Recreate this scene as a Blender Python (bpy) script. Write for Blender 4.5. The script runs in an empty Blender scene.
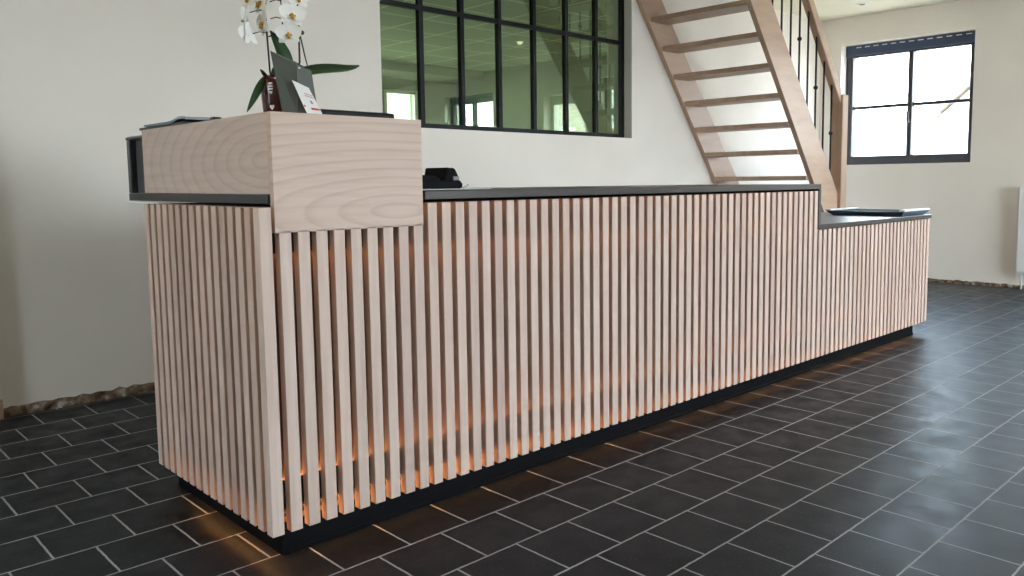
import bpy, bmesh, math, random
from mathutils import Vector, Matrix
random.seed(7)
S = bpy.context.scene
COL = S.collection

# ------------------------------------------------------------------ camera
def cam_axes(yaw, pitch, roll):
    y, p, r = (math.radians(a) for a in (yaw, pitch, roll))
    f = Vector((-math.sin(y)*math.cos(p), math.cos(y)*math.cos(p), math.sin(p)))
    rt = Vector((math.cos(y), math.sin(y), 0))
    up = rt.cross(f)
    return rt*math.cos(r)+up*math.sin(r), -rt*math.sin(r)+up*math.cos(r), f
RT, UP, FW = cam_axes(-45.0128, -5.4831, -.532)
cam = bpy.data.cameras.new('camera')
cam.sensor_width = 36
cam.lens = 807.61/1024*36
cam.shift_x = (512-555.84)/1024
cam.shift_y = (259.75-288)/1024
cam.clip_start = .05
co = bpy.data.objects.new('camera', cam)
COL.objects.link(co)
co.matrix_world = Matrix(((RT.x, UP.x, -FW.x, -.8726), (RT.y, UP.y, -FW.y, -1.884), (RT.z, UP.z, -FW.z, .96), (0, 0, 0, 1)))
S.camera = co

# ------------------------------------------------------------------ sky, exposure
W = bpy.data.worlds.new('sky')
S.world = W
W.use_nodes = True
bg = W.node_tree.nodes['Background']
wt_ = W.node_tree
_tc = wt_.nodes.new('ShaderNodeTexCoord')
_sp = wt_.nodes.new('ShaderNodeSeparateXYZ')
_rp = wt_.nodes.new('ShaderNodeValToRGB')          # hazy horizon to blue zenith
_rp.color_ramp.elements[0].position = 0
_rp.color_ramp.elements[0].color = (.92, .95, 1, 1)
_rp.color_ramp.elements[1].position = .75
_rp.color_ramp.elements[1].color = (.50, .72, 1, 1)
_e = _rp.color_ramp.elements.new(.25)
_e.color = (.70, .85, 1, 1)
wt_.links.new(_tc.outputs['Generated'], _sp.inputs[0])
wt_.links.new(_sp.outputs[2], _rp.inputs[0])
wt_.links.new(_rp.outputs[0], bg.inputs[0])
bg.inputs[1].default_value = 10.5
S.view_settings.view_transform = 'Standard'
S.view_settings.look = 'None'
S.view_settings.gamma = 1
S.view_settings.use_curve_mapping = False
S.view_settings.exposure = 1.12
S.render.film_transparent = False
S.cycles.max_bounces = 10
S.cycles.diffuse_bounces = 6
S.cycles.transparent_max_bounces = 12
S.cycles.sample_clamp_indirect = 8
S.cycles.use_denoising = True

def portal(name, loc, direction, w, h):
    """daylight portal in a window opening"""
    l = bpy.data.lights.new(name, 'AREA')
    l.shape = 'RECTANGLE'
    l.size, l.size_y = w, h
    l.cycles.is_portal = True
    o = bpy.data.objects.new(name, l)
    COL.objects.link(o)
    o.location = loc
    o.rotation_euler = Vector(direction).to_track_quat('-Z', 'Z').to_euler()
    return o

# ------------------------------------------------------------------ materials
def mat(name, col=(.5, .5, .5), rough=.5, metal=0, spec=.5, emit=None, estr=0):
    m = bpy.data.materials.new(name)
    m.use_nodes = True
    b = m.node_tree.nodes['Principled BSDF']
    b.inputs['Base Color'].default_value = (*col, 1)
    b.inputs['Roughness'].default_value = rough
    b.inputs['Metallic'].default_value = metal
    b.inputs['Specular IOR Level'].default_value = spec
    if emit:
        b.inputs['Emission Color'].default_value = (*emit, 1)
        b.inputs['Emission Strength'].default_value = estr
    return m

class NT:
    """tiny helper round a material's node tree"""
    def __init__(self, m):
        self.t = m.node_tree
        self.b = self.t.nodes['Principled BSDF']
    def n(self, kind, **kw):
        x = self.t.nodes.new(kind)
        for k, v in kw.items():
            if k in x.inputs:
                x.inputs[k].default_value = v
            else:
                setattr(x, k, v)
        return x
    def l(self, a, b):
        self.t.links.new(a, b)
    def ramp(self, fac, stops):
        r = self.n('ShaderNodeValToRGB')
        e = r.color_ramp.elements
        while len(e) < len(stops):
            e.new(.5)
        for q, (p, c) in zip(e, stops):
            q.position = p
            q.color = (*c, 1)
        self.l(fac, r.inputs[0])
        return r.outputs[0]
    def mix(self, kind, f, a, b):
        m = self.n('ShaderNodeMix')
        m.data_type = 'RGBA'
        m.blend_type = kind
        for v, i in ((f, 0), (a, 6), (b, 7)):
            if hasattr(v, 'is_output'):
                self.l(v, m.inputs[i])
            else:
                m.inputs[i].default_value = v if i == 0 else (*v, 1)
        return m.outputs[2]
    def bump(self, h, strength, dist=.01):
        bp = self.n('ShaderNodeBump')
        bp.inputs['Strength'].default_value = strength
        bp.inputs['Distance'].default_value = dist
        self.l(h, bp.inputs['Height'])
        self.l(bp.outputs[0], self.b.inputs['Normal'])

def wood_mat(name, light, dark, stretch=(1, 1, .05), vary=True, rough=.5, rings=None, k=1):
    m = mat(name, light, rough)
    t = NT(m)
    tc = t.n('ShaderNodeTexCoord')
    oi = t.n('ShaderNodeObjectInfo')
    mul = t.n('ShaderNodeVectorMath', operation='SCALE')
    mul.inputs[3].default_value = 37.0
    vec = t.n('ShaderNodeCombineXYZ')
    for i in range(3):
        t.l(oi.outputs['Random'], vec.inputs[i])
    t.l(vec.outputs[0], mul.inputs[0])
    add = t.n('ShaderNodeVectorMath', operation='ADD')
    t.l(tc.outputs['Object'], add.inputs[0])
    t.l(mul.outputs[0], add.inputs[1])
    mp = t.n('ShaderNodeMapping')
    mp.inputs['Scale'].default_value = stretch
    t.l(add.outputs[0], mp.inputs[0])
    n1 = t.n('ShaderNodeTexNoise')
    n1.inputs['Scale'].default_value = 70*k
    n1.inputs['Detail'].default_value = 4
    t.l(mp.outputs[0], n1.inputs['Vector'])
    c = t.ramp(n1.outputs[0], [(.3, dark), (.62, light)])
    if rings:
        loc, axis, msc, sc, dist, amount = rings
        m2 = t.n('ShaderNodeMapping')
        m2.inputs['Location'].default_value = loc
        m2.inputs['Scale'].default_value = msc
        t.l(tc.outputs['Object'], m2.inputs[0])
        wv = t.n('ShaderNodeTexWave', wave_type='RINGS', rings_direction=axis, wave_profile='SAW')
        wv.inputs['Scale'].default_value = sc
        wv.inputs['Distortion'].default_value = dist
        wv.inputs['Detail'].default_value = 2
        wv.inputs['Detail Scale'].default_value = .6
        t.l(m2.outputs[0], wv.inputs['Vector'])
        rc = t.ramp(wv.outputs[1], [(0, (1, 1, 1)), (.55, (.97, .96, .95)), (.86, (.84, .80, .77)), (1, (1, 1, 1))])
        c = t.mix('MULTIPLY', amount, c, rc)
    else:
        m2 = t.n('ShaderNodeMapping')
        m2.inputs['Scale'].default_value = [s*(.12 if s == min(stretch) else .25) for s in stretch]
        t.l(add.outputs[0], m2.inputs[0])
        n2 = t.n('ShaderNodeTexNoise')
        n2.inputs['Scale'].default_value = 60*k
        n2.inputs['Detail'].default_value = 2
        t.l(m2.outputs[0], n2.inputs['Vector'])
        c = t.mix('MULTIPLY', .6, c, t.ramp(n2.outputs[0], [(.35, (.84, .80, .78)), (.6, (1, 1, 1))]))
    if vary:
        rc = t.ramp(oi.outputs['Random'], [(0, (.86, .80, .80)), (.3, (.97, .97, .95)), (.6, (1, .95, .92)), (1, (1.0, 1.0, 1.0))])
        c = t.mix('MULTIPLY', .9, c, rc)
    t.l(c, t.b.inputs['Base Color'])
    t.bump(n1.outputs[0], .06, .002)
    return m

M = {}
BL, BD = (.66, .515, .435), (.58, .435, .36)
M['slat'] = wood_mat('beech_slat', BL, BD, (1, 1, .06))
M['box_front'] = wood_mat('beech_board_front', (.64, .475, .385), (.58, .42, .335), (.06, 1, 1), False, rings=((-.10, .0, -.885), 'Y', (.25, 1, 1), 13, 1.4, .8))
M['box_side'] = wood_mat('beech_board_side', (.60, .48, .41), (.54, .42, .36), (1, .06, 1), False, rings=((0, -.01, -1.02), 'X', (1, .30, 1), 13, 1.4, .75))
M['stair'] = wood_mat('stair_beech', (.55, .385, .275), (.49, .335, .235), (.06, 1, .3), False, .45)
M['newel'] = wood_mat('newel_beech', (.50, .34, .24), (.44, .29, .195), (1, 1, .06), False, .45)
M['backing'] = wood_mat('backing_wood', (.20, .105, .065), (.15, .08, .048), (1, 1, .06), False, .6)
M['plinth'] = mat('plinth_black', (.0035, .004, .0055), .6, spec=.06)
M['rail'] = mat('rail_black', (.02, .018, .017), .6)
M['led'] = mat('led_amber', (1, .6, .25), .5, emit=(1, .46, .14), estr=7)
M['led_dim'] = mat('led_amber_dim', (1, .6, .25), .5, emit=(1, .46, .14), estr=3)
M['led_floor'] = mat('led_amber_floor', (1, .6, .25), .5, emit=(1, .46, .14), estr=13)
M['top'] = mat('worktop_charcoal', (.060, .050, .045), .36, spec=.22)
M['top_black'] = mat('worktop_edge_black', (.018, .020, .025), .3)
M['grey_board'] = mat('grey_board', (.055, .055, .06), .6)
M['white'] = mat('white_plastic', (.8, .8, .8), .4)
M['iron'] = mat('black_iron', (.012, .012, .014), .45, .3)
M['frame'] = mat('window_frame_black', (.006, .006, .007), .5, spec=.2)
M['alu'] = mat('window_frame_anthracite', (.035, .032, .036), .45)
M['shutter'] = mat('shutter_box_anthracite', (.045, .065, .12), .35)

def plaster(name, col, bumpy=.05):
    m = mat(name, col, .85, spec=.2)
    t = NT(m)
    tc = t.n('ShaderNodeTexCoord')
    n = t.n('ShaderNodeTexNoise')
    n.inputs['Scale'].default_value = 2.2
    n.inputs['Detail'].default_value = 5
    t.l(tc.outputs['Object'], n.inputs['Vector'])
    c = t.ramp(n.outputs[0], [(.35, tuple(x*.96 for x in col)), (.65, col)])
    t.l(c, t.b.inputs['Base Color'])
    n2 = t.n('ShaderNodeTexNoise')
    n2.inputs['Scale'].default_value = 60
    n2.inputs['Detail'].default_value = 4
    t.l(tc.outputs['Object'], n2.inputs['Vector'])
    t.bump(n2.outputs[0], bumpy, .004)
    return m
M['wall'] = plaster('plaster_cream', (.85, .795, .73))
M['ceiling'] = plaster('ceiling_cream', (.80, .76, .62))
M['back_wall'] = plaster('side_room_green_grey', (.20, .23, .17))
M['reveal'] = plaster('reveal_white', (.80, .77, .71))

def tile_floor():
    m = mat('black_stone_tile', (.02, .021, .024), .42, spec=.15)
    t = NT(m)
    tc = t.n('ShaderNodeTexCoord')
    mp = t.n('ShaderNodeMapping')
    # rows of .2 with a joint line at y=-.137; the row there has joints at x=.514 and every .1976
    mp.inputs['Location'].default_value = (-.514-.0988, .137, 0)
    t.l(tc.outputs['Object'], mp.inputs[0])
    # slightly wavy joints
    nz = t.n('ShaderNodeTexNoise')
    nz.inputs['Scale'].default_value = 45
    nz.inputs['Detail'].default_value = 3
    t.l(tc.outputs['Object'], nz.inputs['Vector'])
    sb = t.n('ShaderNodeVectorMath', operation='SUBTRACT')
    t.l(nz.outputs['Color'], sb.inputs[0])
    sb.inputs[1].default_value = (.5, .5, .5)
    sc = t.n('ShaderNodeVectorMath', operation='SCALE')
    sc.inputs[3].default_value = .004
    t.l(sb.outputs[0], sc.inputs[0])
    ad = t.n('ShaderNodeVectorMath', operation='ADD')
    t.l(mp.outputs[0], ad.inputs[0])
    t.l(sc.outputs[0], ad.inputs[1])
    br = t.n('ShaderNodeTexBrick')
    br.offset = .5
    br.offset_frequency = 2
    br.squash = 1
    br.inputs['Scale'].default_value = 1
    br.inputs['Mortar Size'].default_value = .0031
    br.inputs['Mortar Smooth'].default_value = .25
    br.inputs['Brick Width'].default_value = .1976
    br.inputs['Row Height'].default_value = .2
    br.inputs['Color1'].default_value = (.0075, .0105, .0150, 1)
    br.inputs['Color2'].default_value = (.0115, .0150, .0205, 1)
    br.inputs['Mortar'].default_value = (.33, .34, .35, 1)
    t.l(ad.outputs[0], br.inputs['Vector'])
    # pale flecks
    n2 = t.n('ShaderNodeTexNoise')
    n2.inputs['Scale'].default_value = 170
    n2.inputs['Detail'].default_value = 2
    t.l(tc.outputs['Object'], n2.inputs['Vector'])
    fl = t.ramp(n2.outputs[0], [(.655, (0, 0, 0)), (.72, (.10, .10, .10))])
    c = t.mix('ADD', .7, br.outputs[0], fl)
    t.l(c, t.b.inputs['Base Color'])
    n3 = t.n('ShaderNodeTexNoise')
    n3.inputs['Scale'].default_value = 9
    n3.inputs['Detail'].default_value = 3
    t.l(tc.outputs['Object'], n3.inputs['Vector'])
    r = t.ramp(n3.outputs[0], [(.3, (.34, .34, .34)), (.7, (.46, .46, .46))])
    r2 = t.mix('MIX', br.outputs[1], r, (.9, .9, .9))
    t.l(r2, t.b.inputs['Roughness'])
    # height: stone relief minus joints
    mth = t.n('ShaderNodeMath', operation='MULTIPLY_ADD')
    t.l(br.outputs[1], mth.inputs[0])
    mth.inputs[1].default_value = -.7
    t.l(n3.outputs[0], mth.inputs[2])
    t.bump(mth.outputs[0], .14, .006)
    return m
M['floor'] = tile_floor()

def ceiling_tiles():
    m = mat('acoustic_ceiling_tile', (.55, .58, .42), .9)
    t = NT(m)
    tc = t.n('ShaderNodeTexCoord')
    br = t.n('ShaderNodeTexBrick')
    br.offset = 0
    br.inputs['Scale'].default_value = 1
    br.inputs['Mortar Size'].default_value = .012
    br.inputs['Brick Width'].default_value = .6
    br.inputs['Row Height'].default_value = .6
    br.inputs['Color1'].default_value = (.30, .33, .22, 1)
    br.inputs['Color2'].default_value = (.34, .37, .25, 1)
    br.inputs['Mortar'].default_value = (.85, .85, .62, 1)
    mp = t.n('ShaderNodeMapping')
    mp.inputs['Location'].default_value = (-.42, -.02, 0)
    t.l(tc.outputs['Object'], mp.inputs[0])
    t.l(mp.outputs[0], br.inputs['Vector'])
    t.l(br.outputs[0], t.b.inputs['Base Color'])
    return m
M['tiles'] = ceiling_tiles()

def brick_mat():
    m = mat('pale_brick', (.7, .6, .5), .9)
    t = NT(m)
    tc = t.n('ShaderNodeTexCoord')
    mp = t.n('ShaderNodeMapping')
    mp.inputs['Rotation'].default_value = (math.pi/2, 0, math.pi/2)
    sx = t.n('ShaderNodeSeparateXYZ')
    cx = t.n('ShaderNodeCombineXYZ')
    t.l(tc.outputs['Object'], sx.inputs[0])
    ad = t.n('ShaderNodeMath', operation='ADD')
    t.l(sx.outputs[0], ad.inputs[0])
    t.l(sx.outputs[1], ad.inputs[1])
    t.l(ad.outputs[0], cx.inputs[0])
    t.l(sx.outputs[2], cx.inputs[1])
    br = t.n('ShaderNodeTexBrick')
    br.inputs['Scale'].default_value = 1
    br.inputs['Mortar Size'].default_value = .008
    br.inputs['Brick Width'].default_value = .21
    br.inputs['Row Height'].default_value = .065
    br.inputs['Color1'].default_value = (.48, .35, .25, 1)
    br.inputs['Color2'].default_value = (.68, .58, .47, 1)
    br.inputs['Mortar'].default_value = (.66, .63, .58, 1)
    t.l(cx.outputs[0], br.inputs['Vector'])
    t.l(br.outputs[0], t.b.inputs['Base Color'])
    return m
M['brick'] = brick_mat()

def rubble_mat():
    m = mat('broken_plaster_edge', (.12, .08, .05), .95)
    t = NT(m)
    tc = t.n('ShaderNodeTexCoord')
    n = t.n('ShaderNodeTexNoise')
    n.inputs['Scale'].default_value = 22
    n.inputs['Detail'].default_value = 6
    t.l(tc.outputs['Object'], n.inputs['Vector'])
    c = t.ramp(n.outputs[0], [(.32, (.03, .022, .016)), (.48, (.16, .10, .06)), (.58, (.24, .18, .13)), (.66, (.42, .40, .36))])
    t.l(c, t.b.inputs['Base Color'])
    t.bump(n.outputs[0], .8, .03)
    return m
M['rubble'] = rubble_mat()

def glass_mat(name, refl, tint, gloss=(1, 1, 1)):
    m = bpy.data.materials.new(name)
    m.use_nodes = True
    t = m.node_tree
    t.nodes.remove(t.nodes['Principled BSDF'])
    o = t.nodes['Material Output']
    mx = t.nodes.new('ShaderNodeMixShader')
    tr = t.nodes.new('ShaderNodeBsdfTransparent')
    tr.inputs[0].default_value = (*tint, 1)
    gl = t.nodes.new('ShaderNodeBsdfGlossy')
    gl.inputs['Roughness'].default_value = .004
    gl.inputs['Color'].default_value = (*gloss, 1)
    mx.inputs[0].default_value = refl
    t.links.new(tr.outputs[0], mx.inputs[1])
    t.links.new(gl.outputs[0], mx.inputs[2])
    t.links.new(mx.outputs[0], o.inputs[0])
    return m
M['glass'] = glass_mat('window_glass', .05, (.95, .97, .97))
M['green_glass'] = glass_mat('interior_glass_green', .135, (.70, .78, .64), (.86, 1, .80))

# ------------------------------------------------------------------ mesh helpers
class MB:
    def __init__(self):
        self.b = bmesh.new()
    def box(self, x0, x1, y0, y1, z0, z1, bev=0, seg=1):
        vs = [self.b.verts.new((x, y, z)) for z in (z0, z1) for y in (y0, y1) for x in (x0, x1)]
        fs = []
        for q in ((0, 2, 3, 1), (4, 5, 7, 6), (0, 1, 5, 4), (2, 6, 7, 3), (0, 4, 6, 2), (1, 3, 7, 5)):
            fs.append(self.b.faces.new([vs[i] for i in q]))
        if bev:
            es = list({e for f in fs for e in f.edges})
            bmesh.ops.bevel(self.b, geom=es, offset=bev, segments=seg, affect='EDGES', profile=.5)
        return self
    def prism(self, pts, axis, a, b, bev=0):
        """polygon of 2-D points extruded along an axis from a to b (the 2-D axes are the other two in order)"""
        def P(p, h):
            c = list(p)
            c.insert(axis, h)
            return c
        n = len(pts)
        lo = [self.b.verts.new(P(p, a)) for p in pts]
        hi = [self.b.verts.new(P(p, b)) for p in pts]
        fs = [self.b.faces.new(lo[::-1]), self.b.faces.new(hi)]
        for i in range(n):
            j = (i+1) % n
            fs.append(self.b.faces.new((lo[i], lo[j], hi[j], hi[i])))
        bmesh.ops.recalc_face_normals(self.b, faces=fs)
        if bev:
            es = list({e for f in fs for e in f.edges})
            bmesh.ops.bevel(self.b, geom=es, offset=bev, segments=2, affect='EDGES', profile=.5)
        return self
    def loft(self, rings, cap=True):
        R = [[self.b.verts.new(p) for p in r] for r in rings]
        n = len(R[0])
        for a, b in zip(R, R[1:]):
            for i in range(n):
                j = (i+1) % n
                self.b.faces.new((a[i], a[j], b[j], b[i]))
        if cap:
            self.b.faces.new(R[0][::-1])
            self.b.faces.new(R[-1])
        bmesh.ops.recalc_face_normals(self.b, faces=self.b.faces[:])
        return self
    def tube(self, pts, r, n=8):
        pts = [Vector(p) for p in pts]
        rs = r if isinstance(r, (list, tuple)) else [r]*len(pts)
        rings = []
        ref = None
        for i, p in enumerate(pts):
            d = (pts[min(i+1, len(pts)-1)]-pts[max(i-1, 0)]).normalized()
            if ref is None:
                ref = d.orthogonal().normalized()
            u = (ref-d*ref.dot(d)).normalized()
            ref = u
            v = d.cross(u)
            rings.append([p+(u*math.cos(2*math.pi*k/n)+v*math.sin(2*math.pi*k/n))*rs[i] for k in range(n)])
        return self.loft(rings)
    def lathe(self, c, prof, n=24):
        c = Vector(c)
        return self.loft([[c+Vector((r*math.cos(2*math.pi*k/n), r*math.sin(2*math.pi*k/n), z)) for k in range(n)] for r, z in prof])
    def grid(self, fn, nu, nv):
        V = [[self.b.verts.new(fn(i/nu, j/nv)) for j in range(nv+1)] for i in range(nu+1)]
        for i in range(nu):
            for j in range(nv):
                self.b.faces.new((V[i][j], V[i+1][j], V[i+1][j+1], V[i][j+1]))
        return self
    def wall(self, axis, a, b, u0, u1, z0, z1, holes):
        """slab normal to axis (0 or 1) from a to b, spanning u0..u1 and z0..z1 less rectangular holes (u0,u1,z0,z1)"""
        us = sorted({u0, u1, *[h[0] for h in holes], *[h[1] for h in holes]})
        zs = sorted({z0, z1, *[h[2] for h in holes], *[h[3] for h in holes]})
        nu, nz = len(us)-1, len(zs)-1
        def solid(i, j):
            if i < 0 or j < 0 or i >= nu or j >= nz:
                return False
            um, zm = (us[i]+us[i+1])/2, (zs[j]+zs[j+1])/2
            return not any(h[0] < um < h[1] and h[2] < zm < h[3] for h in holes)
        cache = {}
        def v(h, i, j):
            k = (h, i, j)
            if k not in cache:
                p = (h, us[i], zs[j]) if axis == 0 else (us[i], h, zs[j])
                cache[k] = self.b.verts.new(p)
            return cache[k]
        for i in range(nu):
            for j in range(nz):
                if not solid(i, j):
                    continue
                self.b.faces.new((v(a, i, j), v(a, i+1, j), v(a, i+1, j+1), v(a, i, j+1)))
                self.b.faces.new((v(b, i, j), v(b, i+1, j), v(b, i+1, j+1), v(b, i, j+1)))
                for di, dj, (p, q) in ((-1, 0, ((i, j), (i, j+1))), (1, 0, ((i+1, j), (i+1, j+1))), (0, -1, ((i, j), (i+1, j))), (0, 1, ((i, j+1), (i+1, j+1)))):
                    if not solid(i+di, j+dj):
                        self.b.faces.new((v(a, *p), v(a, *q), v(b, *q), v(b, *p)))
        bmesh.ops.recalc_face_normals(self.b, faces=self.b.faces[:])
        return self
    def build(self, name, m, parent=None, smooth=False, origin=None):
        me = bpy.data.meshes.new(name)
        off = Vector(origin) if origin is not None else Vector((0, 0, 0))
        if parent is not None and origin is None:
            off = root_of(parent).location
        for v in self.b.verts:
            v.co -= off
        if smooth:
            for f in self.b.faces:
                f.smooth = True
        self.b.to_mesh(me)
        self.b.free()
        me.materials.append(M[m] if isinstance(m, str) else m)
        o = bpy.data.objects.new(name, me)
        COL.objects.link(o)
        if parent is not None:
            o.parent = parent
        elif origin is not None:
            o.location = off
        return o

def root_of(o):
    while o.parent:
        o = o.parent
    return o
def thing(name, label, cat, loc, group=None):
    o = bpy.data.objects.new(name, None)
    o.empty_display_size = .1
    COL.objects.link(o)
    o.location = loc
    return tag(o, label, cat, group)
def tag(o, label, cat, group=None):
    o['label'] = label
    o['category'] = cat
    if group:
        o['group'] = group
    return o
def struct(o):
    o['kind'] = 'structure'
    return o
def copy(o, parent, loc=None):
    c = o.copy()
    COL.objects.link(c)
    c.parent = parent
    if loc is not None:
        c.location = loc
    return c

# ------------------------------------------------------------------ room shell
XL, XR, YF, YB, ZC = -4.0, 6.93, -6.2, 2.10, 2.545
T = .30
WIN1 = (.64, 1.88, 1.105, 2.285)       # on the right wall: y0, y1, z0, z1
WIN2 = (-3.95, -2.80, 1.105, 2.285)
WIN3 = (-1.74, -.96, .95, 2.13)
WIN_FILL = (.35, 1.15, .02, 2.15)          # unseen opening added on the left wall to light the counter's left face
WIN4 = (-.74, .10, 1.105, 2.285)
INNER = (1.73, 3.945, 1.289, 2.46)     # glazed opening in the back wall: x0, x1, z0, z1
FRONT_FILL = [(1.6, 5.8, .0, 2.25)]  # unseen opening added for frontal light on the counter

struct(MB().box(XL-.3, XR+.3, YF-.3, 8.3, -.2, 0).build('floor', 'floor'))
HOLE = (2.2, 5.30, 1.05, YB)           # stairwell
cl = MB()
cl.box(XL, HOLE[0], YF, YB, ZC, ZC+.2)
cl.box(HOLE[1], XR, YF, YB, ZC, ZC+.2)
cl.box(HOLE[0], HOLE[1], YF, HOLE[2], ZC, ZC+.2)
struct(cl.build('ceiling', 'ceiling'))
struct(MB().wall(1, YB, YB+.25, XL-.3, XR, 0, 4.4, [INNER]).build('wall_back', 'wall'))
struct(MB().wall(0, XR, XR+T, YF-.3, 8.3, 0, 4.4, [WIN1, WIN2, WIN3, WIN4]).build('wall_right', 'wall'))
struct(MB().wall(0, XL-.3, XL, YF-.3, YB, 0, 2.75, [WIN_FILL]).build('wall_left', 'wall'))
struct(MB().wall(1, YF-.3, YF, XL, XR, 0, 2.75, FRONT_FILL).build('wall_front', 'wall'))
# stairwell above the ceiling
sw = MB()
sw.box(HOLE[0]-.1, HOLE[1]+.1, HOLE[2]-.1, HOLE[2], ZC+.2, 4.3)
sw.box(HOLE[0]-.1, HOLE[0], HOLE[2], YB, ZC+.2, 4.3)
sw.box(HOLE[1], HOLE[1]+.1, HOLE[2], YB, ZC+.2, 4.3)
sw.box(HOLE[0]-.1, HOLE[1]+.1, HOLE[2]-.1, YB, 4.3, 4.4)
struct(sw.build('wall_stairwell', 'wall'))

# the room behind the glazed opening
YR = 8.0
BW = (5.62, 6.26, 1.0, 2.29)
BW_FILL = (1.4, 5.2, .9, 2.35)  # opening out of view, added to light the tiled ceiling
struct(MB().wall(1, YR, YR+.3, XL, XR, 0, 2.75, [BW, BW_FILL]).build('wall_rear', 'back_wall'))
struct(MB().box(-.3, 0, YB+.25, YR, 0, 2.75).build('wall_rear_left', 'back_wall'))
struct(MB().box(XR-.03, XR, YB+.25, YR, 0, 2.58).build('wall_rear_right', 'back_wall'))
struct(MB().box(0, XR, YB+.25, YR, 2.58, 2.75).build('ceiling_rear', 'tiles'))
struct(MB().box(0, XR, 7.35, YR, 2.46, 2.58).build('trim_1', 'back_wall'))

# rough unfinished edge along the foot of the walls
def rough_strip(name, p0, p1, nrm, h):
    p0, p1, nrm = Vector(p0), Vector(p1), Vector(nrm)
    L = (p1-p0).length
    n = int(L/.03)
    b = MB()
    prof = [(0, 0), (.014, 0), (.012, .35), (.009, .75), (.004, 1.0), (0, 1.0)]
    rings = []
    for i in range(n+1):
        q = p0.lerp(p1, i/n)
        k = h*(.86+.24*random.random())
        rings.append([q+nrm*(d*(.6+.8*random.random()) if d > 0 else 0)+Vector((0, 0, z*k*(.9+.2*random.random()) if z else 0)) for d, z in prof])
    b.loft(rings)
    return struct(b.build(name, 'rubble'))
rough_strip('baseboard_back', (-.175, YB, 0), (XR-.03, YB, 0), (0, -1, 0), .040)
rough_strip('baseboard_right', (XR, YB, 0), (XR, -6, 0), (-1, 0, 0), .030)
# pale casing at the far left, with a bare wooden foot
struct(MB().box(-.30, -.182, YB-.035, YB, .085, 2.2, .004).build('trim_2', 'reveal'))
struct(MB().box(-.30, -.178, YB-.045, YB, 0, .085, .006).build('trim_3', 'newel'))

# ------------------------------------------------------------------ windows
def cross_window(n, w, x, mull=True, shutter=True, m='alu'):
    y0, y1, z0, z1 = w
    f = MB()
    xi, xo = x, x+.07
    t = .07
    f.box(xi, xo, y0, y0+t, z0, z1, .004)
    f.box(xi, xo, y1-t, y1, z0, z1, .004)
    f.box(xi, xo, y0+t, y1-t, z0, z0+.085, .004)
    f.box(xi, xo, y0+t, y1-t, z1-.12, z1, .004)
    gz0, gz1 = z0+.085, z1-.12
    if mull:
        ym = (y0+y1)/2-.02
        f.box(xi-.006, xo, ym-.022, ym+.022, gz0, gz1, .004)
        zm = z0+.565
        f.box(xi+.004, xo-.01, y0+t, ym-.022, zm-.015, zm+.015, .003)
        f.box(xi+.004, xo-.01, ym+.022, y1-t, zm-.015, zm+.015, .003)
    fo = struct(f.build('window_%d' % n, m))
    MB().box(xi+.03, xi+.036, y0+.02, y1-.02, z0+.02, z1-.03).build('pane', 'glass', fo)
    if shutter:
        MB().box(xi-.018, xi, y0+.002, y1-.002, z1-.105, z1-.002, .004).build('shutter_box', 'shutter', fo)
        sl = MB()
        k = int((y1-y0-.1)/.085)
        for i in range(k):
            yy = y0+.06+i*.085
            sl.box(xi-.0205, xi-.017, yy, yy+.05, z1-.030, z1-.022)
        sl.build('vent_slots', 'white', fo)
    if mull:
        h = MB()
        h.box(xi-.016, xi-.006, ym-.014, ym+.014, z0+.36, z0+.43, .003)
        h.box(xi-.04, xi-.016, ym-.009, ym+.009, z0+.39, z0+.41, .003)
        h.box(xi-.05, xi-.036, ym-.010, ym+.010, z0+.39, z0+.50, .004)
        h.build('handle', 'alu', fo)
    return fo
XG = XR+.12
cross_window(1, WIN1, XG)
cross_window(2, WIN2, XG)
cross_window(3, WIN3, XG, False, False, 'reveal')
cross_window(4, WIN4, XG, False, True)
cross_window(8, WIN_FILL, XL-.19, False, False)  # added window out of view, fill light for the left face
# side-room window
f = MB()
x0, x1, z0, z1 = BW
f.box(x0, x0+.05, YR+.1, YR+.16, z0, z1).box(x1-.05, x1, YR+.1, YR+.16, z0, z1)
f.box(x0+.05, x1-.05, YR+.1, YR+.16, z0, z0+.05).box(x0+.05, x1-.05, YR+.1, YR+.16, z1-.03, z1)
f.box(x0+.075, x0+.11, YR+.1, YR+.16, z0+.05, z1-.03)
fo = struct(f.build('window_5', 'reveal'))
MB().box(x0+.02, x1-.02, YR+.125, YR+.13, z0+.02, z1-.02).build('pane', 'glass', fo)
# unseen front glazing, added to light the long side of the counter
for n, (x0, x1, z0, z1) in enumerate(FRONT_FILL):
    f = MB()
    ya, yb = YF-.18, YF-.11
    for xx in (x0, (x0+x1)/2-.03, x1-.06):
        f.box(xx, xx+.06, ya, yb, z0, z1)
    f.box(x0+.06, x1-.06, ya+.005, yb-.005, z0, z0+.06).box(x0+.06, x1-.06, ya+.005, yb-.005, z1-.06, z1)
    fo = struct(f.build('window_6', 'alu'))
    MB().box(x0+.03, x1-.03, ya+.03, ya+.036, z0+.03, z1-.03).build('pane', 'glass', fo)
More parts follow.
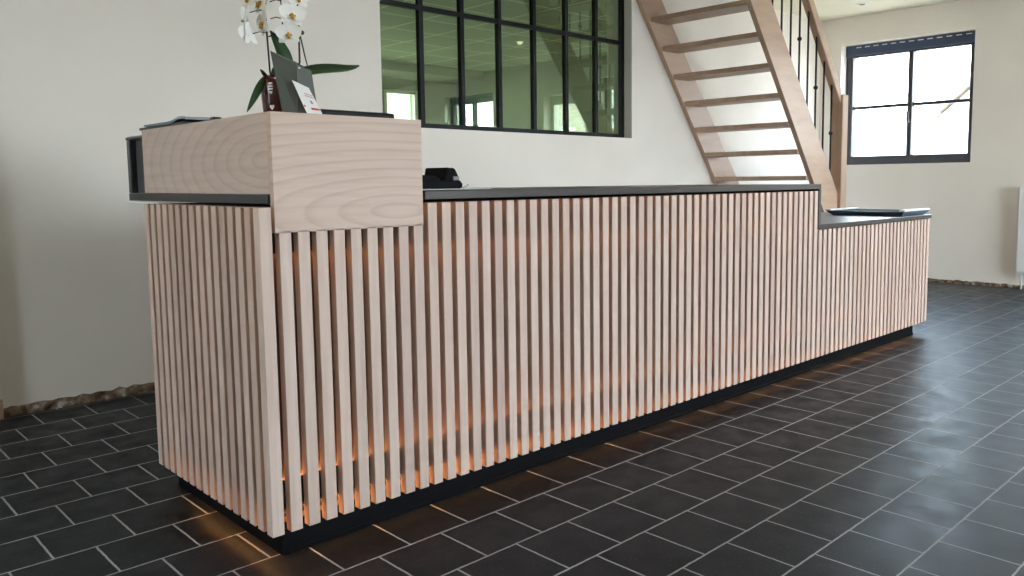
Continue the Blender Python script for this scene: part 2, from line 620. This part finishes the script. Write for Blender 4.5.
# glazed steel partition in the back wall
x0, x1, z0, z1 = INNER
ya, yb = 2.175, 2.21
f = MB()
fx = [1.752+.3138*i for i in range(8)]
f.box(x0, 1.768, ya, yb, z0, z1)
f.box(3.915, x1, ya, yb, z0, z1)
f.box(1.768, 3.915, ya, yb, z0, z0+.034)
f.box(1.768, 3.915, ya, yb, z1-.034, z1)
for x in (2.066, 2.379, 2.69, 3.004, 3.318, 3.632):
    f.box(x-.015, x+.015, ya, yb, z0+.034, z1-.034)
xs = [1.768, 2.066, 2.379, 2.69, 3.004, 3.318, 3.632, 3.915]
for i in range(7):
    f.box(xs[i]+(.015 if i else 0), xs[i+1]-(.015 if i < 6 else 0), ya+.002, yb-.002, 1.993, 2.021)
fo = struct(f.build('window_7', 'frame'))
for i in range(7):
    a, b = xs[i], xs[i+1]
    MB().box(a+.004, b-.004, 2.190, 2.194, z0+.02, 2.006).build('pane', 'green_glass', fo)
    MB().box(a+.004, b-.004, 2.190, 2.194, 2.010, z1-.02).build('pane', 'green_glass', fo)

# daylight through the openings
for n, w in enumerate((WIN1, WIN2, WIN3, WIN4)):
    portal('daylight', (XR+T+.02, (w[0]+w[1])/2, (w[2]+w[3])/2), (-1, 0, 0), w[1]-w[0], w[3]-w[2])
portal('daylight', (XL-.32, (WIN_FILL[0]+WIN_FILL[1])/2, (WIN_FILL[2]+WIN_FILL[3])/2), (1, 0, 0), WIN_FILL[1]-WIN_FILL[0], WIN_FILL[3]-WIN_FILL[2])
portal('daylight', ((BW_FILL[0]+BW_FILL[1])/2, YR+.32, (BW_FILL[2]+BW_FILL[3])/2), (0, -1, 0), BW_FILL[1]-BW_FILL[0], BW_FILL[3]-BW_FILL[2])
for w in FRONT_FILL:
    portal('daylight', ((w[0]+w[1])/2, YF-.32, (w[2]+w[3])/2), (0, 1, 0), w[1]-w[0], w[3]-w[2])
portal('daylight', ((BW[0]+BW[1])/2, YR+.32, (BW[2]+BW[3])/2), (0, -1, 0), BW[1]-BW[0], BW[3]-BW[2])

# ------------------------------------------------------------------ outside
M['gravel'] = mat('pale_gravel', (.62, .465, .33), .95)
struct(MB().box(-45, 50, -45, 50, -.5, -.25).build('ground', 'gravel'))
M['render'] = mat('white_render', (.80, .78, .74), .9)
M['roof'] = mat('roof_tile_pale', (.52, .46, .39), .9)
g = thing('house', 'white neighbouring house with sloping roof seen through the right wall window', 'house', (16, 4.2, -.2))
MB().prism([(3.48, -.2), (7.5, -.2), (7.5, 2.05), (3.48, 2.05)], 0, 14.2, 18).build('wing_wall', 'render', g)
MB().prism([(-1.5, -.2), (3.48, -.2), (3.48, 2.02), (1.0, 4.2), (-1.5, 2.02)], 0, 14.0, 18).build('gable_wall', 'render', g)
MB().prism([(3.48, 2.06), (7.7, 2.06), (7.7, 2.14), (3.48, 2.14)], 0, 13.9, 18.2).build('eave', 'roof', g)
MB().prism([(3.62, 2.0), (3.62, 2.13), (1.0, 4.44), (-1.7, 2.07), (-1.7, 1.94), (1.0, 4.31)], 0, 13.75, 18.2).build('roof', 'roof', g)
MB().tube([(13.92, 3.52, 2.06), (13.92, 3.52, 1.2), (13.92, 3.52, -.2)], .05).build('downpipe', 'roof', g)
tag(MB().box(9.6, 9.85, -5.4, -2.6, -.25, 3.8).build('garden_wall', 'brick'), 'pale brick wall outside, reflected in the glazed black partition', 'wall')
tag(MB().box(6.6, 12.0, 12.0, 12.25, -.25, 4.2).build('brick_outbuilding', 'brick'), 'pale brick wall seen through the leftmost pane of the partition', 'wall')

# ------------------------------------------------------------------ reception counter
C0 = thing('reception_counter', 'long beech slatted reception counter with charcoal worktops stepping down to the right', 'counter', (0, 0, 0))
P = .04988
ZB = .0776
D = .0255
# carcass
b = MB()
b.box(.062, 2.80, .062, .80, .10, .905)
b.box(2.80, 4.24, .062, .78, .10, .712)
b.build('carcass', 'rail', C0)
# plinth
b = MB()
b.box(.0476, 4.183, .0476, .10, 0, .088)
b.box(.0476, .10, .10, .76, 0, .088)
b.box(4.13, 4.183, .10, .74, 0, .088)
pl = b.build('plinth', 'plinth', C0)
MB().box(.06, 4.186, .0436, .0476, .0, .012, .001).build('plinth_trim', 'plinth', pl)
# backing boards behind the slats
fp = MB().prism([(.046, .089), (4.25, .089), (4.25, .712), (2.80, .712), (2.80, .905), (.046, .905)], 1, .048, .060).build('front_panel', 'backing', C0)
sp = MB().box(.048, .060, .062, .785, .089, .905).build('side_panel', 'backing', C0)
# black rails that carry the slats
for z0_, z1_ in ((.136, .196), (.795, .850)):
    x1_ = 4.25 if z0_ < .5 else 2.80
    MB().box(.0265, x1_, .0265, .0475, z0_, z1_).box(.0265, x1_, .0265, .030, z1_, z1_+.011).box(.0265, x1_, .0265, .030, z0_-.005, z0_).build('rail', 'rail', fp)
    MB().box(.0265, .0475, .048, .785, z0_, z1_).build('rail', 'rail', sp)
MB().box(2.86, 4.25, .0255, .0475, .62, .67).build('rail', 'rail', fp)
# light strips
def led(x0_, x1_, y0_, y1_, z0_, z1_, par, m='led'):
    return MB().box(x0_, x1_, y0_, y1_, z0_, z1_).build('led_strip', m, par)
led(.05, 4.2, .037, .0465, .1965, .1990, fp)
led(.05, 4.2, .036, .0455, .1325, .1355, fp)
led(.05, 2.78, .036, .0455, .7920, .7945, fp, 'led_dim')
led(.05, 2.78, .036, .0455, .8505, .8530, fp, 'led_dim')
led(.036, .0455, .06, .70, .1325, .1355, sp)
b = MB()
b.box(.036, 4.17, .036, .0475, .1115, .117).box(.036, .0475, .0475, .72, .1115, .117)
b.box(.034, 4.17, .034, .036, .1085, .117).box(.034, .036, .036, .72, .1085, .117)
b.build('led_profile', 'rail', pl)
led(.05, 4.15, .0365, .0470, .1103, .1113, pl, 'led_floor')
led(.0365, .0470, .05, .62, .1103, .1113, pl, 'led_floor')
# slats
def slat(name, z1_, w=.032, d=D, par=fp):
    o = MB().box(0, w, 0, d, ZB, z1_, .0012).build(name, 'slat', par, origin=(0, 0, 0))
    return o
corner = MB().box(0, .032, 0, .032, ZB, .905, .0012).build('corner_slat', 'slat', C0)
protos = {}
for n in range(1, 86):
    x = P*n
    z1_ = .846 if x+.032 < .485 else (.905 if x < 2.81 else .714)
    if z1_ not in protos:
        protos[z1_] = slat('slat', z1_)
        protos[z1_].location = (x, 0, 0)
    else:
        copy(protos[z1_], fp, (x, 0, 0))
ps = None
for n in range(1, 16):
    y = .0504*n
    if ps is None:
        ps = MB().box(0, D, 0, .032, ZB, .905, .0012).build('slat', 'slat', sp, origin=(0, 0, 0))
        ps.location = (0, y, 0)
    else:
        copy(ps, sp, (0, y, 0))
# slim filler slat closing the right end
MB().box(4.246, 4.27, .0305, .76, ZB, .714, .001).build('end_panel', 'slat', C0)
# worktops
wt = MB()
wt.box(.035, .49, .020, 1.035, .912, .9365, .002)
wt.build('worktop_end', 'top_black', C0)
MB().box(.49, 2.857, .000, .80, .9145, .9395, .002).build('worktop', 'top', C0)
MB().box(2.8345, 2.857, .000, .80, .7405, .9145, .001).build('step_panel', 'top', C0)
MB().box(2.835, 4.302, .000, .78, .7175, .7405, .002).build('low_worktop', 'top', C0)
MB().box(-.002, .034, .66, .93, .9065, .9115, .001).build('edge_strip', 'white', C0)
# dark niche behind the raised box
nb = MB()
nb.box(.06, .48, 1.015, 1.03, .937, 1.11)
nb.box(.045, .48, .8955, 1.075, 1.110, 1.124, .005)
nb.box(.036, .066, 1.008, 1.035, .937, 1.110, .002)
nb.build('back_panel', 'top_black', C0)
MB().box(.056, .066, .8955, 1.0075, .9375, 1.1095).build('niche_side', 'grey_board', C0)
# raised beech box with its front board hanging over the slats
XB, XBR, ZT = .0398, .483, 1.1373
rb = MB().box(XB, XB+.018, .0185, .895, .9372, ZT, .0008).build('raised_box', 'box_side', C0)
fb = MB().box(XB, XBR, .0, .0182, .8414, ZT, .0008).build('front_board', 'box_front', rb)
MB().box(XB+.0185, XBR, .0185, .895, ZT-.018, ZT, .0005).build('top_board', 'slat', rb)
MB().box(XBR-.018, XBR, .0185, .895, .940, ZT-.0185, .0005).build('right_board', 'slat', rb)
MB().box(XB+.0185, XBR-.0185, .877, .895, .940, ZT-.0185, .0005).build('rear_board', 'slat', rb)

# ------------------------------------------------------------------ staircase
ST = thing('staircase', 'open beech staircase with black iron balusters rising along the back wall', 'staircase', (5.4, 1.6, 0))
def sl_low(x):
    return 1.79-1.31*(x-4.392)
def sl_up(x):
    return 2.184-1.262*(x-4.392)
XTOP = 2.9
def stringer(y0_, y1_):
    x_f = 5.435
    pts = [(XTOP, sl_low(XTOP)), (5.435+.25, sl_low(5.685)), (5.758, 0.0), (5.53+.30, 0), (5.83, .37), (XTOP, sl_up(XTOP))]
    return MB().prism(pts, 1, y0_, y1_, .003).build('stringer', 'stair', ST)
stringer(1.168, 1.208)
stringer(2.056, 2.096)
def tread(i):
    x = 4.988-.1445*i
    z = .957+.2027*i
    MB().box(x, x+.213, 1.206, 2.058, z, z+.036, .006, 2).build('tread', 'stair', ST)
for i in range(-4, 13):
    tread(i)
MB().box(5.448, 5.545, 1.14, 1.236, 0, 1.645, .004).build('newel', 'newel', ST)
MB().prism([(XTOP, 2.198-1.29*(XTOP-4.965)), (5.46, 2.198-1.29*(5.46-4.965)), (5.46, 2.32-1.29*(5.46-4.965)), (XTOP, 2.32-1.29*(XTOP-4.965))], 1, 1.158, 1.218, .008).build('handrail', 'stair', ST)
bxs = [5.344-.1335*i for i in range(15)]
for i, x in enumerate(bxs):
    zb_, zt_ = sl_up(x)-.01, 2.21-1.29*(x-4.965)
    ba = MB().tube([(x, 1.188, zb_), (x, 1.188, (zb_+zt_)/2), (x, 1.188, zt_)], .0075, 10).build('baluster', 'iron', ST, True)
    if i % 2 == 0:
        zk = zb_+.455*(zt_-zb_)+.02
        MB().lathe((x, 1.188, zk), [(.006, -.018), (.015, -.010), (.018, 0), (.015, .010), (.006, .018)], 12).build('knob', 'iron', ba, True)

# ------------------------------------------------------------------ ceiling lights, radiator
for n, (x, y) in enumerate(((6.425, 1.45), (5.41, -.55), (3.0, -.55), (-.9, -.55))):
    lab = ('small round recessed spotlight in the ceiling above the right wall window',
           'round recessed spotlight reflected in the upper panes of the partition',
           'unseen recessed spotlight added for warm light in front of the long side of the counter',  # added lamp out of view, warm light from above
           'unseen recessed spotlight added to light the left face of the counter')[n]  # added lamp out of view, brightens the counter's left face
    c = thing('ceiling_spotlight', lab, 'light', (x, y, ZC), 'recessed ceiling spotlights')
    MB().lathe((x, y, ZC-.008), [(.030, .008), (.045, .008), (.047, .004), (.044, 0), (.032, 0), (.030, .004)], 24).build('ring', 'white', c, True)
    MB().lathe((x, y, ZC-.006), [(.001, 0), (.028, 0), (.030, .005), (.001, .005)], 20).build('lens', 'grey_board', c, True)
    if n == 0:
        continue            # this one is off in the photograph
    l = bpy.data.lights.new('spotlight_lamp', 'SPOT')
    l.color = (1.0, .86, .68)
    l.energy = (0, 14, 42, 26)[n]
    l.spot_size = math.radians(165)
    l.spot_blend = 1
    l.shadow_soft_size = .03
    lo = bpy.data.objects.new('spotlight_lamp', l)
    COL.objects.link(lo)
    lo.location = (x, y, ZC-.012)
rd = thing('radiator', 'white panel radiator low on the right wall at the picture edge', 'radiator', (XR-.06, -.4, 0))
b = MB()
b.box(XR-.105, XR-.085, -1.0, .205, .150, .885, .006, 2)
b.build('front_plate', 'white', rd)
b = MB()
b.box(XR-.084, XR-.03, -1.0, .213, .13, .88, .004)
b.build('side_cover', 'white', rd)
b = MB()
for y in (-.85, .08):
    b.box(XR-.029, XR-.001, y-.02, y+.02, .3, .36).box(XR-.029, XR-.001, y-.02, y+.02, .7, .76)
b.build('wall_bracket', 'white', rd)
MB().tube([(XR-.06, .17, .13), (XR-.06, .17, .06), (XR-.06, .17, 0)], .009).build('pipe', 'white', rd, True)

# ------------------------------------------------------------------ things on the counter
# telephone
M['phone'] = mat('phone_black', (.006, .007, .009), .6, spec=.06)
M['phone_grey'] = mat('phone_grey', (.22, .23, .24), .4)
M['paper'] = mat('paper_white', (.82, .82, .82), .7)
ZW = .9395
tag(MB().box(.60, .90, .19, .44, ZW+.0004, ZW+.0025).build('paper_sheet', 'paper'), 'white paper lying under the black desk telephone', 'paper')
ZP = ZW+.0025
ph = thing('telephone', 'black desk telephone with tilted display on the upper worktop', 'telephone', (.72, .34, ZP))
MB().prism([(.60, ZP), (.826, ZP), (.834, ZP+.007), (.834, ZP+.016), (.824, ZP+.027), (.60, ZP+.027)], 1, .26, .42, .003).build('base', 'phone', ph)
MB().prism([(.774, ZP+.025), (.826, ZP+.025), (.836, ZP+.031), (.835, ZP+.038), (.819, ZP+.066), (.808, ZP+.070), (.800, ZP+.067), (.792, ZP+.071), (.783, ZP+.069)], 1, .28, .40, .003).build('display_housing', 'phone', ph)
hs = MB()
hs.prism([(.58, ZP+.026), (.750, ZP+.026), (.742, ZP+.038), (.71, ZP+.044), (.58, ZP+.050)], 1, .268, .33, .004)
hs.build('handset', 'phone', ph)
MB().box(.806, .832, .2745, .279, ZP+.027, ZP+.041, .002).build('key_panel', 'phone_grey', ph)
MB().box(.784, .812, .2765, .2795, ZP+.044, ZP+.062, .001).build('screen', 'phone', ph)
MB().tube([(.832, .34, ZP+.006), (.855, .335, ZP+.003), (.88, .33, ZP+.002), (.90, .325, ZP+.006), (.907, .32, ZP+.014)], .0016, 6).build('cord', 'phone_grey', ph, True)

# shallow tray on the low worktop
M['tray'] = mat('tray_blue_grey', (.13, .17, .22), .35)
ZL = .7405
ty = thing('tray', 'shallow blue grey tray with white end lips on the low worktop', 'tray', (4.05, .25, ZL))
b = MB()
xo0, xo1, xb0, xb1 = 3.895, 4.29, 3.925, 4.26
yo0, yo1, yb0, yb1 = .012, .49, .035, .46
ZR = .769
rng = lambda x0_, x1_, y0_, y1_, z: [(x0_, y0_, z), (x1_, y0_, z), (x1_, y1_, z), (x0_, y1_, z)]
b.loft([rng(xb0, xb1, yb0, yb1, ZL+.0005), rng(xo0, xo1, yo0, yo1, ZR-.003), rng(xo0, xo1, yo0, yo1, ZR), rng(xo0+.014, xo1-.014, yo0+.014, yo1-.014, ZR), rng(xb0+.01, xb1-.01, yb0+.01, yb1-.01, ZL+.006)])
b.build('body', 'tray', ty)
MB().box(xo0+.01, xo1, yo0-.004, yo0+.030, ZR+.0003, ZR+.010, .001).build('end_lip', 'white', ty)
MB().box(xo0+.0, xo1, yo1-.03, yo1+.006, ZR+.0003, ZR+.009, .001).build('end_lip', 'white', ty)

# black tablet, magazines
M['tablet'] = mat('tablet_black', (.006, .006, .008), .45, spec=.12)
tb = thing('tablet_computer', 'thin black tablet lying on the raised box behind the card', 'tablet', (.36, .2, ZT))
MB().box(.19, .445, .07, .30, ZT+.0005, ZT+.0205, .006, 2).build('case', 'tablet', tb)
MB().box(.20, .435, .08, .29, ZT+.0206, ZT+.0212).build('screen', 'tablet', tb)
M['mag_blue'] = mat('magazine_blue_grey', (.23, .27, .32), .4)
M['mag_dark'] = mat('magazine_dark', (.02, .024, .03), .4)
def sheet(name, m, label, x0_, x1_, y0_, y1_, z, th, curl):
    b = MB()
    def top(u, v):
        return (x0_+(x1_-x0_)*u, y0_+(y1_-y0_)*v, z+th+curl(v))
    def bot(u, v):
        return (x0_+(x1_-x0_)*u, y0_+(y1_-y0_)*v, z+curl(v))
    n = 14
    rings = []
    for j in range(n+1):
        v = j/n
        rings.append([bot(0, v), bot(1, v), top(1, v), top(0, v)])
    b.loft(rings)
    return tag(b.build(name, m), label, 'magazine')
sheet('magazine', 'mag_dark', 'dark magazine at the bottom of the pile on the raised box', .040, .27, .55, .915, ZT+.0003, .007, lambda v: 0)
sheet('magazine', 'mag_blue', 'blue grey magazine with a curled edge on top of the dark one', .041, .26, .53, .875, ZT+.0076, .006, lambda v: .010*math.exp(-((v-.12)/.16)**2)+.002*v)
tag(MB().box(.05, .075, .36, .385, ZT+.0003, ZT+.010, .003, 2).build('eraser', 'mag_dark'), 'tiny dark eraser lying beside the magazines', 'eraser')

# orchid
M['pot'] = mat('pot_dark_red', (.055, .008, .010), .18)
M['leaf'] = mat('orchid_leaf', (.020, .060, .018), .35)
M['stem'] = mat('orchid_stem', (.030, .035, .018), .5)
M['stake'] = mat('stake_dark', (.016, .018, .012), .6)
def petal_mat():
    m = mat('orchid_petal', (.90, .90, .86), .5)
    b = m.node_tree.nodes['Principled BSDF']
    b.inputs['Subsurface Weight'].default_value = .15
    b.inputs['Subsurface Radius'].default_value = (.004, .004, .003)
    return m
M['petal'] = petal_mat()
M['lip'] = mat('orchid_lip_yellow', (.55, .30, .03), .5)
M['soil'] = mat('bark_soil', (.03, .02, .014), .9)
OC = Vector((.131, .130, ZT))
orc = thing('potted_orchid', 'white moth orchid in a dark red pot on the raised box', 'plant', OC)
pot = MB().lathe(OC, [(.001, .001), (.038, .001), (.041, .004), (.045, .045), (.046, .080), (.044, .094), (.040, .100), (.038, .097), (.037, .088), (.001, .087)], 32).build('pot', 'pot', orc, True)
MB().lathe(OC+Vector((0, 0, .085)), [(.001, 0), (.036, 0), (.034, .006), (.001, .009)], 20).build('soil', 'soil', orc, True)
# white print on the pot: two small blocks and hearts running down its side
def pot_r(z):
    return .0415+(.0465-.0415)*min(1, z/.08)
def on_pot(a, z, e=.0008):
    r = pot_r(z)+e
    return OC+Vector((r*math.cos(a), r*math.sin(a), z))
def decal(poly, a0, z0_):
    c = []
    for u, v in poly:
        c.append(on_pot(a0+u/.045, z0_+v))
    return c
b = MB()
A0 = math.radians(-143)
heart = [(0, -.007), (.006, .0), (.0065, .004), (.004, .0065), (.001, .005), (0, .003), (-.001, .005), (-.004, .0065), (-.0065, .004), (-.006, 0)]
bar = [(-.005, -.0022), (.005, -.0022), (.005, .0022), (-.005, .0022)]
for poly, z in ((heart, .020), (bar, .066), (bar, .073), (bar, .080), (heart, .057)):
    poly = poly if poly is not heart or z < .03 else [(u*.6, v*.6) for u, v in poly]
    vs = [b.b.verts.new(p) for p in decal(poly, A0, z)]
    b.b.faces.new(vs)
b.build('print', 'white', pot)
# leaves
def leaf(pts, width, m='leaf', par=orc, fold=.25, side=None):
    pts = [Vector(p) for p in pts]
    n = 14
    def bez(t):
        q = pts[:]
        while len(q) > 1:
            q = [a.lerp(c, t) for a, c in zip(q, q[1:])]
        return q[0]
    rings = []
    for i in range(n+1):
        t = i/n
        c = bez(t)
        d = (bez(min(1, t+.02))-bez(max(0, t-.02))).normalized()
        s = Vector(side).normalized() if side else d.cross(Vector((0, 0, 1))).normalized()
        s = (s-d*s.dot(d)).normalized()
        nn = s.cross(d).normalized()
        w = width*(max(0.02, math.sin(math.pi*min(1, .12+.88*t)))**.65)*.5
        th = .0014
        rings.append([c-s*w+nn*(w*fold)+nn*th, c+nn*th, c+s*w+nn*(w*fold)+nn*th, c+s*w+nn*(w*fold)-nn*th, c-nn*th, c-s*w+nn*(w*fold)-nn*th])
    b = MB()
    b.loft(rings)
    return b.build('leaf', m, par, True)
leaf([OC+Vector((.02, 0, .095)), (.20, .12, 1.262), (.265, .11, 1.275), (.30, .10, 1.262), (.352, .10, 1.285)], .046, side=(.25, 1, .75), fold=-.2)
leaf([OC+Vector((.01, -.01, .09)), (.15, .10, 1.27), (.135, .115, 1.31), (.108, .12, 1.352)], .036, side=(1, -.2, 0))
leaf([OC+Vector((-.025, -.005, .10)), (.085, .125, 1.235), (.062, .115, 1.19), (.026, .095, ZT+.004)], .020, side=(.8, -.45, -.5))
leaf([OC+Vector((-.02, .01, .095)), (.09, .12, 1.235), (.083, .118, 1.245), (.076, .118, 1.252)], .010, side=(1, 0, 0))
leaf([OC+Vector((.01, .03, .095)), (.17, .20, 1.28), (.22, .26, 1.30), (.27, .30, 1.28)], .045, side=(1, -1, .2))
# stems and stakes
stA = [OC+Vector((-.022, -.005, .09)), (.105, .125, 1.25), (.099, .12, 1.338), (.096, .12, 1.40), (.105, .12, 1.48), (.14, .11, 1.54)]
stB = [OC+Vector((.030, .0, .09)), (.186, .12, 1.28), (.187, .12, 1.385), (.185, .12, 1.44), (.165, .12, 1.50), (.13, .12, 1.55)]
stC = [OC+Vector((.034, .005, .09)), (.212, .122, 1.26), (.202, .122, 1.30), (.191, .121, 1.348), (.188, .12, 1.38)]
MB().tube(stA, .0024, 8).build('stem', 'stake', orc, True)
MB().tube(stB, .0026, 8).build('stem', 'stake', orc, True)
MB().tube(stC, .0019, 8).build('stem', 'stem', orc, True)
bd = MB().lathe((.197, .121, 1.358), [(.0008, -.006), (.004, -.004), (.0055, 0), (.004, .004), (.0008, .006)], 10).build('bud', 'stem', orc, True)
# a dark flower spike that the front blooms hang from
sp_pts = [(.105, .12, 1.48), (.135, .115, 1.44), (.140, .112, 1.40), (.136, .110, 1.365), (.118, .112, 1.345), (.10, .115, 1.335)]
MB().tube([Vector(p) for p in sp_pts], .0016, 8).build('stem', 'stake', orc, True)

def petal_fn(L, Wd, cup, lift):
    def fn(u, v):
        t = u
        w = Wd*.5*(math.sin(math.pi*min(1, .06+.94*t**.85))**.6 if 0 < t < 1 else .08)
        s = (v-.5)*2
        return Vector((t*L, s*w, lift*t*t+cup*(s*s)*w))
    return fn
def flower_mesh():
    b = MB()
    specs = [(20, .037, .040, .10, .004), (160, .037, .040, .10, .004), (90, .036, .024, -.08, -.003), (218, .034, .022, -.08, -.003), (322, .034, .022, -.08, -.003)]
    for ang, L, Wd, cup, lift in specs:
        fn = petal_fn(L, Wd, cup, lift)
        R = Matrix.Rotation(math.radians(ang), 3, 'Z')
        zoff = .0015 if ang in (20, 160) else 0
        for off in (0, -.0008):
            b.grid(lambda u, v: R @ (fn(u, v)+Vector((0, 0, zoff+off))), 8, 6)
    bmesh.ops.recalc_face_normals(b.b, faces=b.b.faces[:])
    return b
def lip_mesh():
    b = MB()
    b.tube([(0, .003, 0), (0, -.001, .007), (0, -.006, .010), (0, -.012, .009), (0, -.016, .005)], [.0045, .005, .0045, .006, .0015], 8)
    b.tube([(-.002, -.003, .004), (-.008, -.004, .009), (-.007, 0, .012)], [.003, .0035, .001], 8)
    b.tube([(.002, -.003, .004), (.008, -.004, .009), (.007, 0, .012)], [.003, .0035, .001], 8)
    return b
fl0 = lp0 = None
def place_flower(p, face, s=1, spin=0):
    global fl0, lp0
    if fl0 is None:
        fl0 = flower_mesh().build('flower', 'petal', orc, True, origin=(0, 0, 0))
        lp0 = lip_mesh().build('lip', 'lip', fl0, True, origin=(0, 0, 0))
        o = fl0
    else:
        o = copy(fl0, orc)
        copy(lp0, o)
    lp0.scale = (.8, .8, .8)
    z = Vector(face).normalized()
    x = Vector((0, 0, 1)).cross(z).normalized()
    y = z.cross(x)
    m = Matrix((x, y, z)).transposed() @ Matrix.Rotation(spin, 3, 'Z')
    o.matrix_local = Matrix.Translation(Vector(p)-OC) @ m.to_4x4() @ Matrix.Scale(s, 4)
for p, fc, s, spn in (
        ((.147, .100, 1.346), (-.35, -1, -.12), .95, .1),
        ((.158, .098, 1.395), (-.2, -1, .05), 1.0, -.1),
        ((.175, .100, 1.440), (.0, -1, .1), 1.0, .15),
        ((.128, .11, 1.475), (-.3, -1, .1), 1.0, 0),
        ((.092, .122, 1.368), (-.85, .12, .0), 1.1, .1),
        ((.088, .122, 1.418), (-.8, .0, .1), 1.1, -.2),
        ((.053, .125, 1.335), (-.5, .85, -.15), .95, -.1),
        ((.050, .13, 1.378), (-.75, .6, .1), .95, .1),
        ((.060, .13, 1.425), (-1, -.2, .2), .9, 0),
        ((.19, .115, 1.475), (.5, -1, .2), .95, 0)):
    place_flower(p, fc, s, spn)
for a, c in (((.098, .12, 1.40), (.060, .128, 1.392)), ((.099, .12, 1.345), (.064, .126, 1.34)), ((.136, .112, 1.365), (.150, .106, 1.35)),
             ((.139, .113, 1.40), (.158, .103, 1.398)), ((.139, .113, 1.43), (.112, .125, 1.425)), ((.138, .113, 1.385), (.112, .124, 1.383))):
    a, c = Vector(a), Vector(c)
    MB().tube([a, a.lerp(c, .5)+Vector((0, 0, .004)), c], .0012, 6).build('pedicel', 'stake', orc, True)

# gift bag standing in front of the pot
M['bag'] = mat('bag_grey_green', (.080, .094, .078), .55)
M['bag_dark'] = mat('bag_charcoal', (.018, .020, .022), .5)
bg_ = thing('gift_bag', 'grey green paper bag with slanted top in front of the red pot', 'bag', (.13, .05, ZT))
A_, B_, C_, D_ = Vector((.104, .064)), Vector((.128, .030)), Vector((.194, .046)), Vector((.166, .078))
tl = Vector((-.016, .004))
def bag_panel(p, q, zp, zq, lp, lq, name, m, mid=None):
    b = MB()
    n = Vector((-(q-p).y, (q-p).x)).normalized()*.0012
    lo = [Vector((p.x, p.y, ZT+.0006)), Vector((q.x, q.y, ZT+.0006))]
    hi = [Vector((q.x+lq.x, q.y+lq.y, zq)), Vector((p.x+lp.x, p.y+lp.y, zp))]
    if mid:
        hi.insert(1, (hi[0]+hi[1])/2+Vector((0, 0, mid)))
    f_ = lo+hi
    n3 = Vector((n.x, n.y, 0))
    b.loft([[v for v in f_], [v+n3 for v in f_]])
    return b.build(name, m, bg_)
Z0, Z1, Z2, Z3 = 1.292, 1.262, 1.250, 1.272
l0, l1, l2 = Vector((-.026, .0)), Vector((.004, .004)), Vector((-.016, .0))
bag_panel(A_, B_, Z0, Z1, l0, l1, 'left_panel', 'bag', -.002)
bag_panel(B_, C_, Z1, Z2, l1, l2, 'front_panel', 'bag')
bag_panel(C_, D_, Z2, Z3, l2, Vector((-.01, 0)), 'right_panel', 'bag_dark')
bag_panel(D_, A_, Z3, Z0, Vector((-.01, 0)), l0, 'rear_panel', 'bag')
MB().lathe((.1365, .030, 1.252), [(.0005, -.002), (.003, -.001), (.003, .001), (.0005, .002)], 10).build('eyelet', 'white', bg_)
# card leaning on the bag
M['card'] = mat('card_white', (.80, .79, .79), .5)
M['red'] = mat('print_red', (.50, .06, .06), .5)
M['pink'] = mat('print_pink', (.62, .32, .34), .5)
cd = thing('card', 'white printed card with red lines leaning against the grey green bag', 'card', (.16, .015, ZT))
p00, p10, p11, p01 = Vector((.141, .008, ZT+.0006)), Vector((.186, .012, ZT+.0006)), Vector((.160, .030, 1.204)), Vector((.114, .028, 1.220))
nn = (p10-p00).cross(p01-p00).normalized()
if nn.y > 0:
    nn = -nn
def on_card(u, v, e):
    return (p00.lerp(p10, u)).lerp(p01.lerp(p11, u), v)+nn*e
MB().loft([[on_card(u, v, e) for u, v in ((0, 0), (1, 0), (1, 1), (0, 1))] for e in (0, .0008)]).build('sheet', 'card', cd)
def strip(u0_, u1_, v0_, v1_, m, name):
    MB().loft([[on_card(u, v, e) for u, v in ((u0_, v0_), (u1_, v0_), (u1_, v1_), (u0_, v1_))] for e in (.0009, .0012)]).build(name, m, cd)
strip(.42, .95, .13, .20, 'red', 'red_line')
strip(.02, .12, .20, .26, 'red', 'red_line')
strip(.45, .92, .66, .70, 'pink', 'pink_line')
strip(.40, .95, .58, .62, 'pink', 'pink_line')
strip(.58, .72, .34, .46, 'mag_blue', 'emblem')
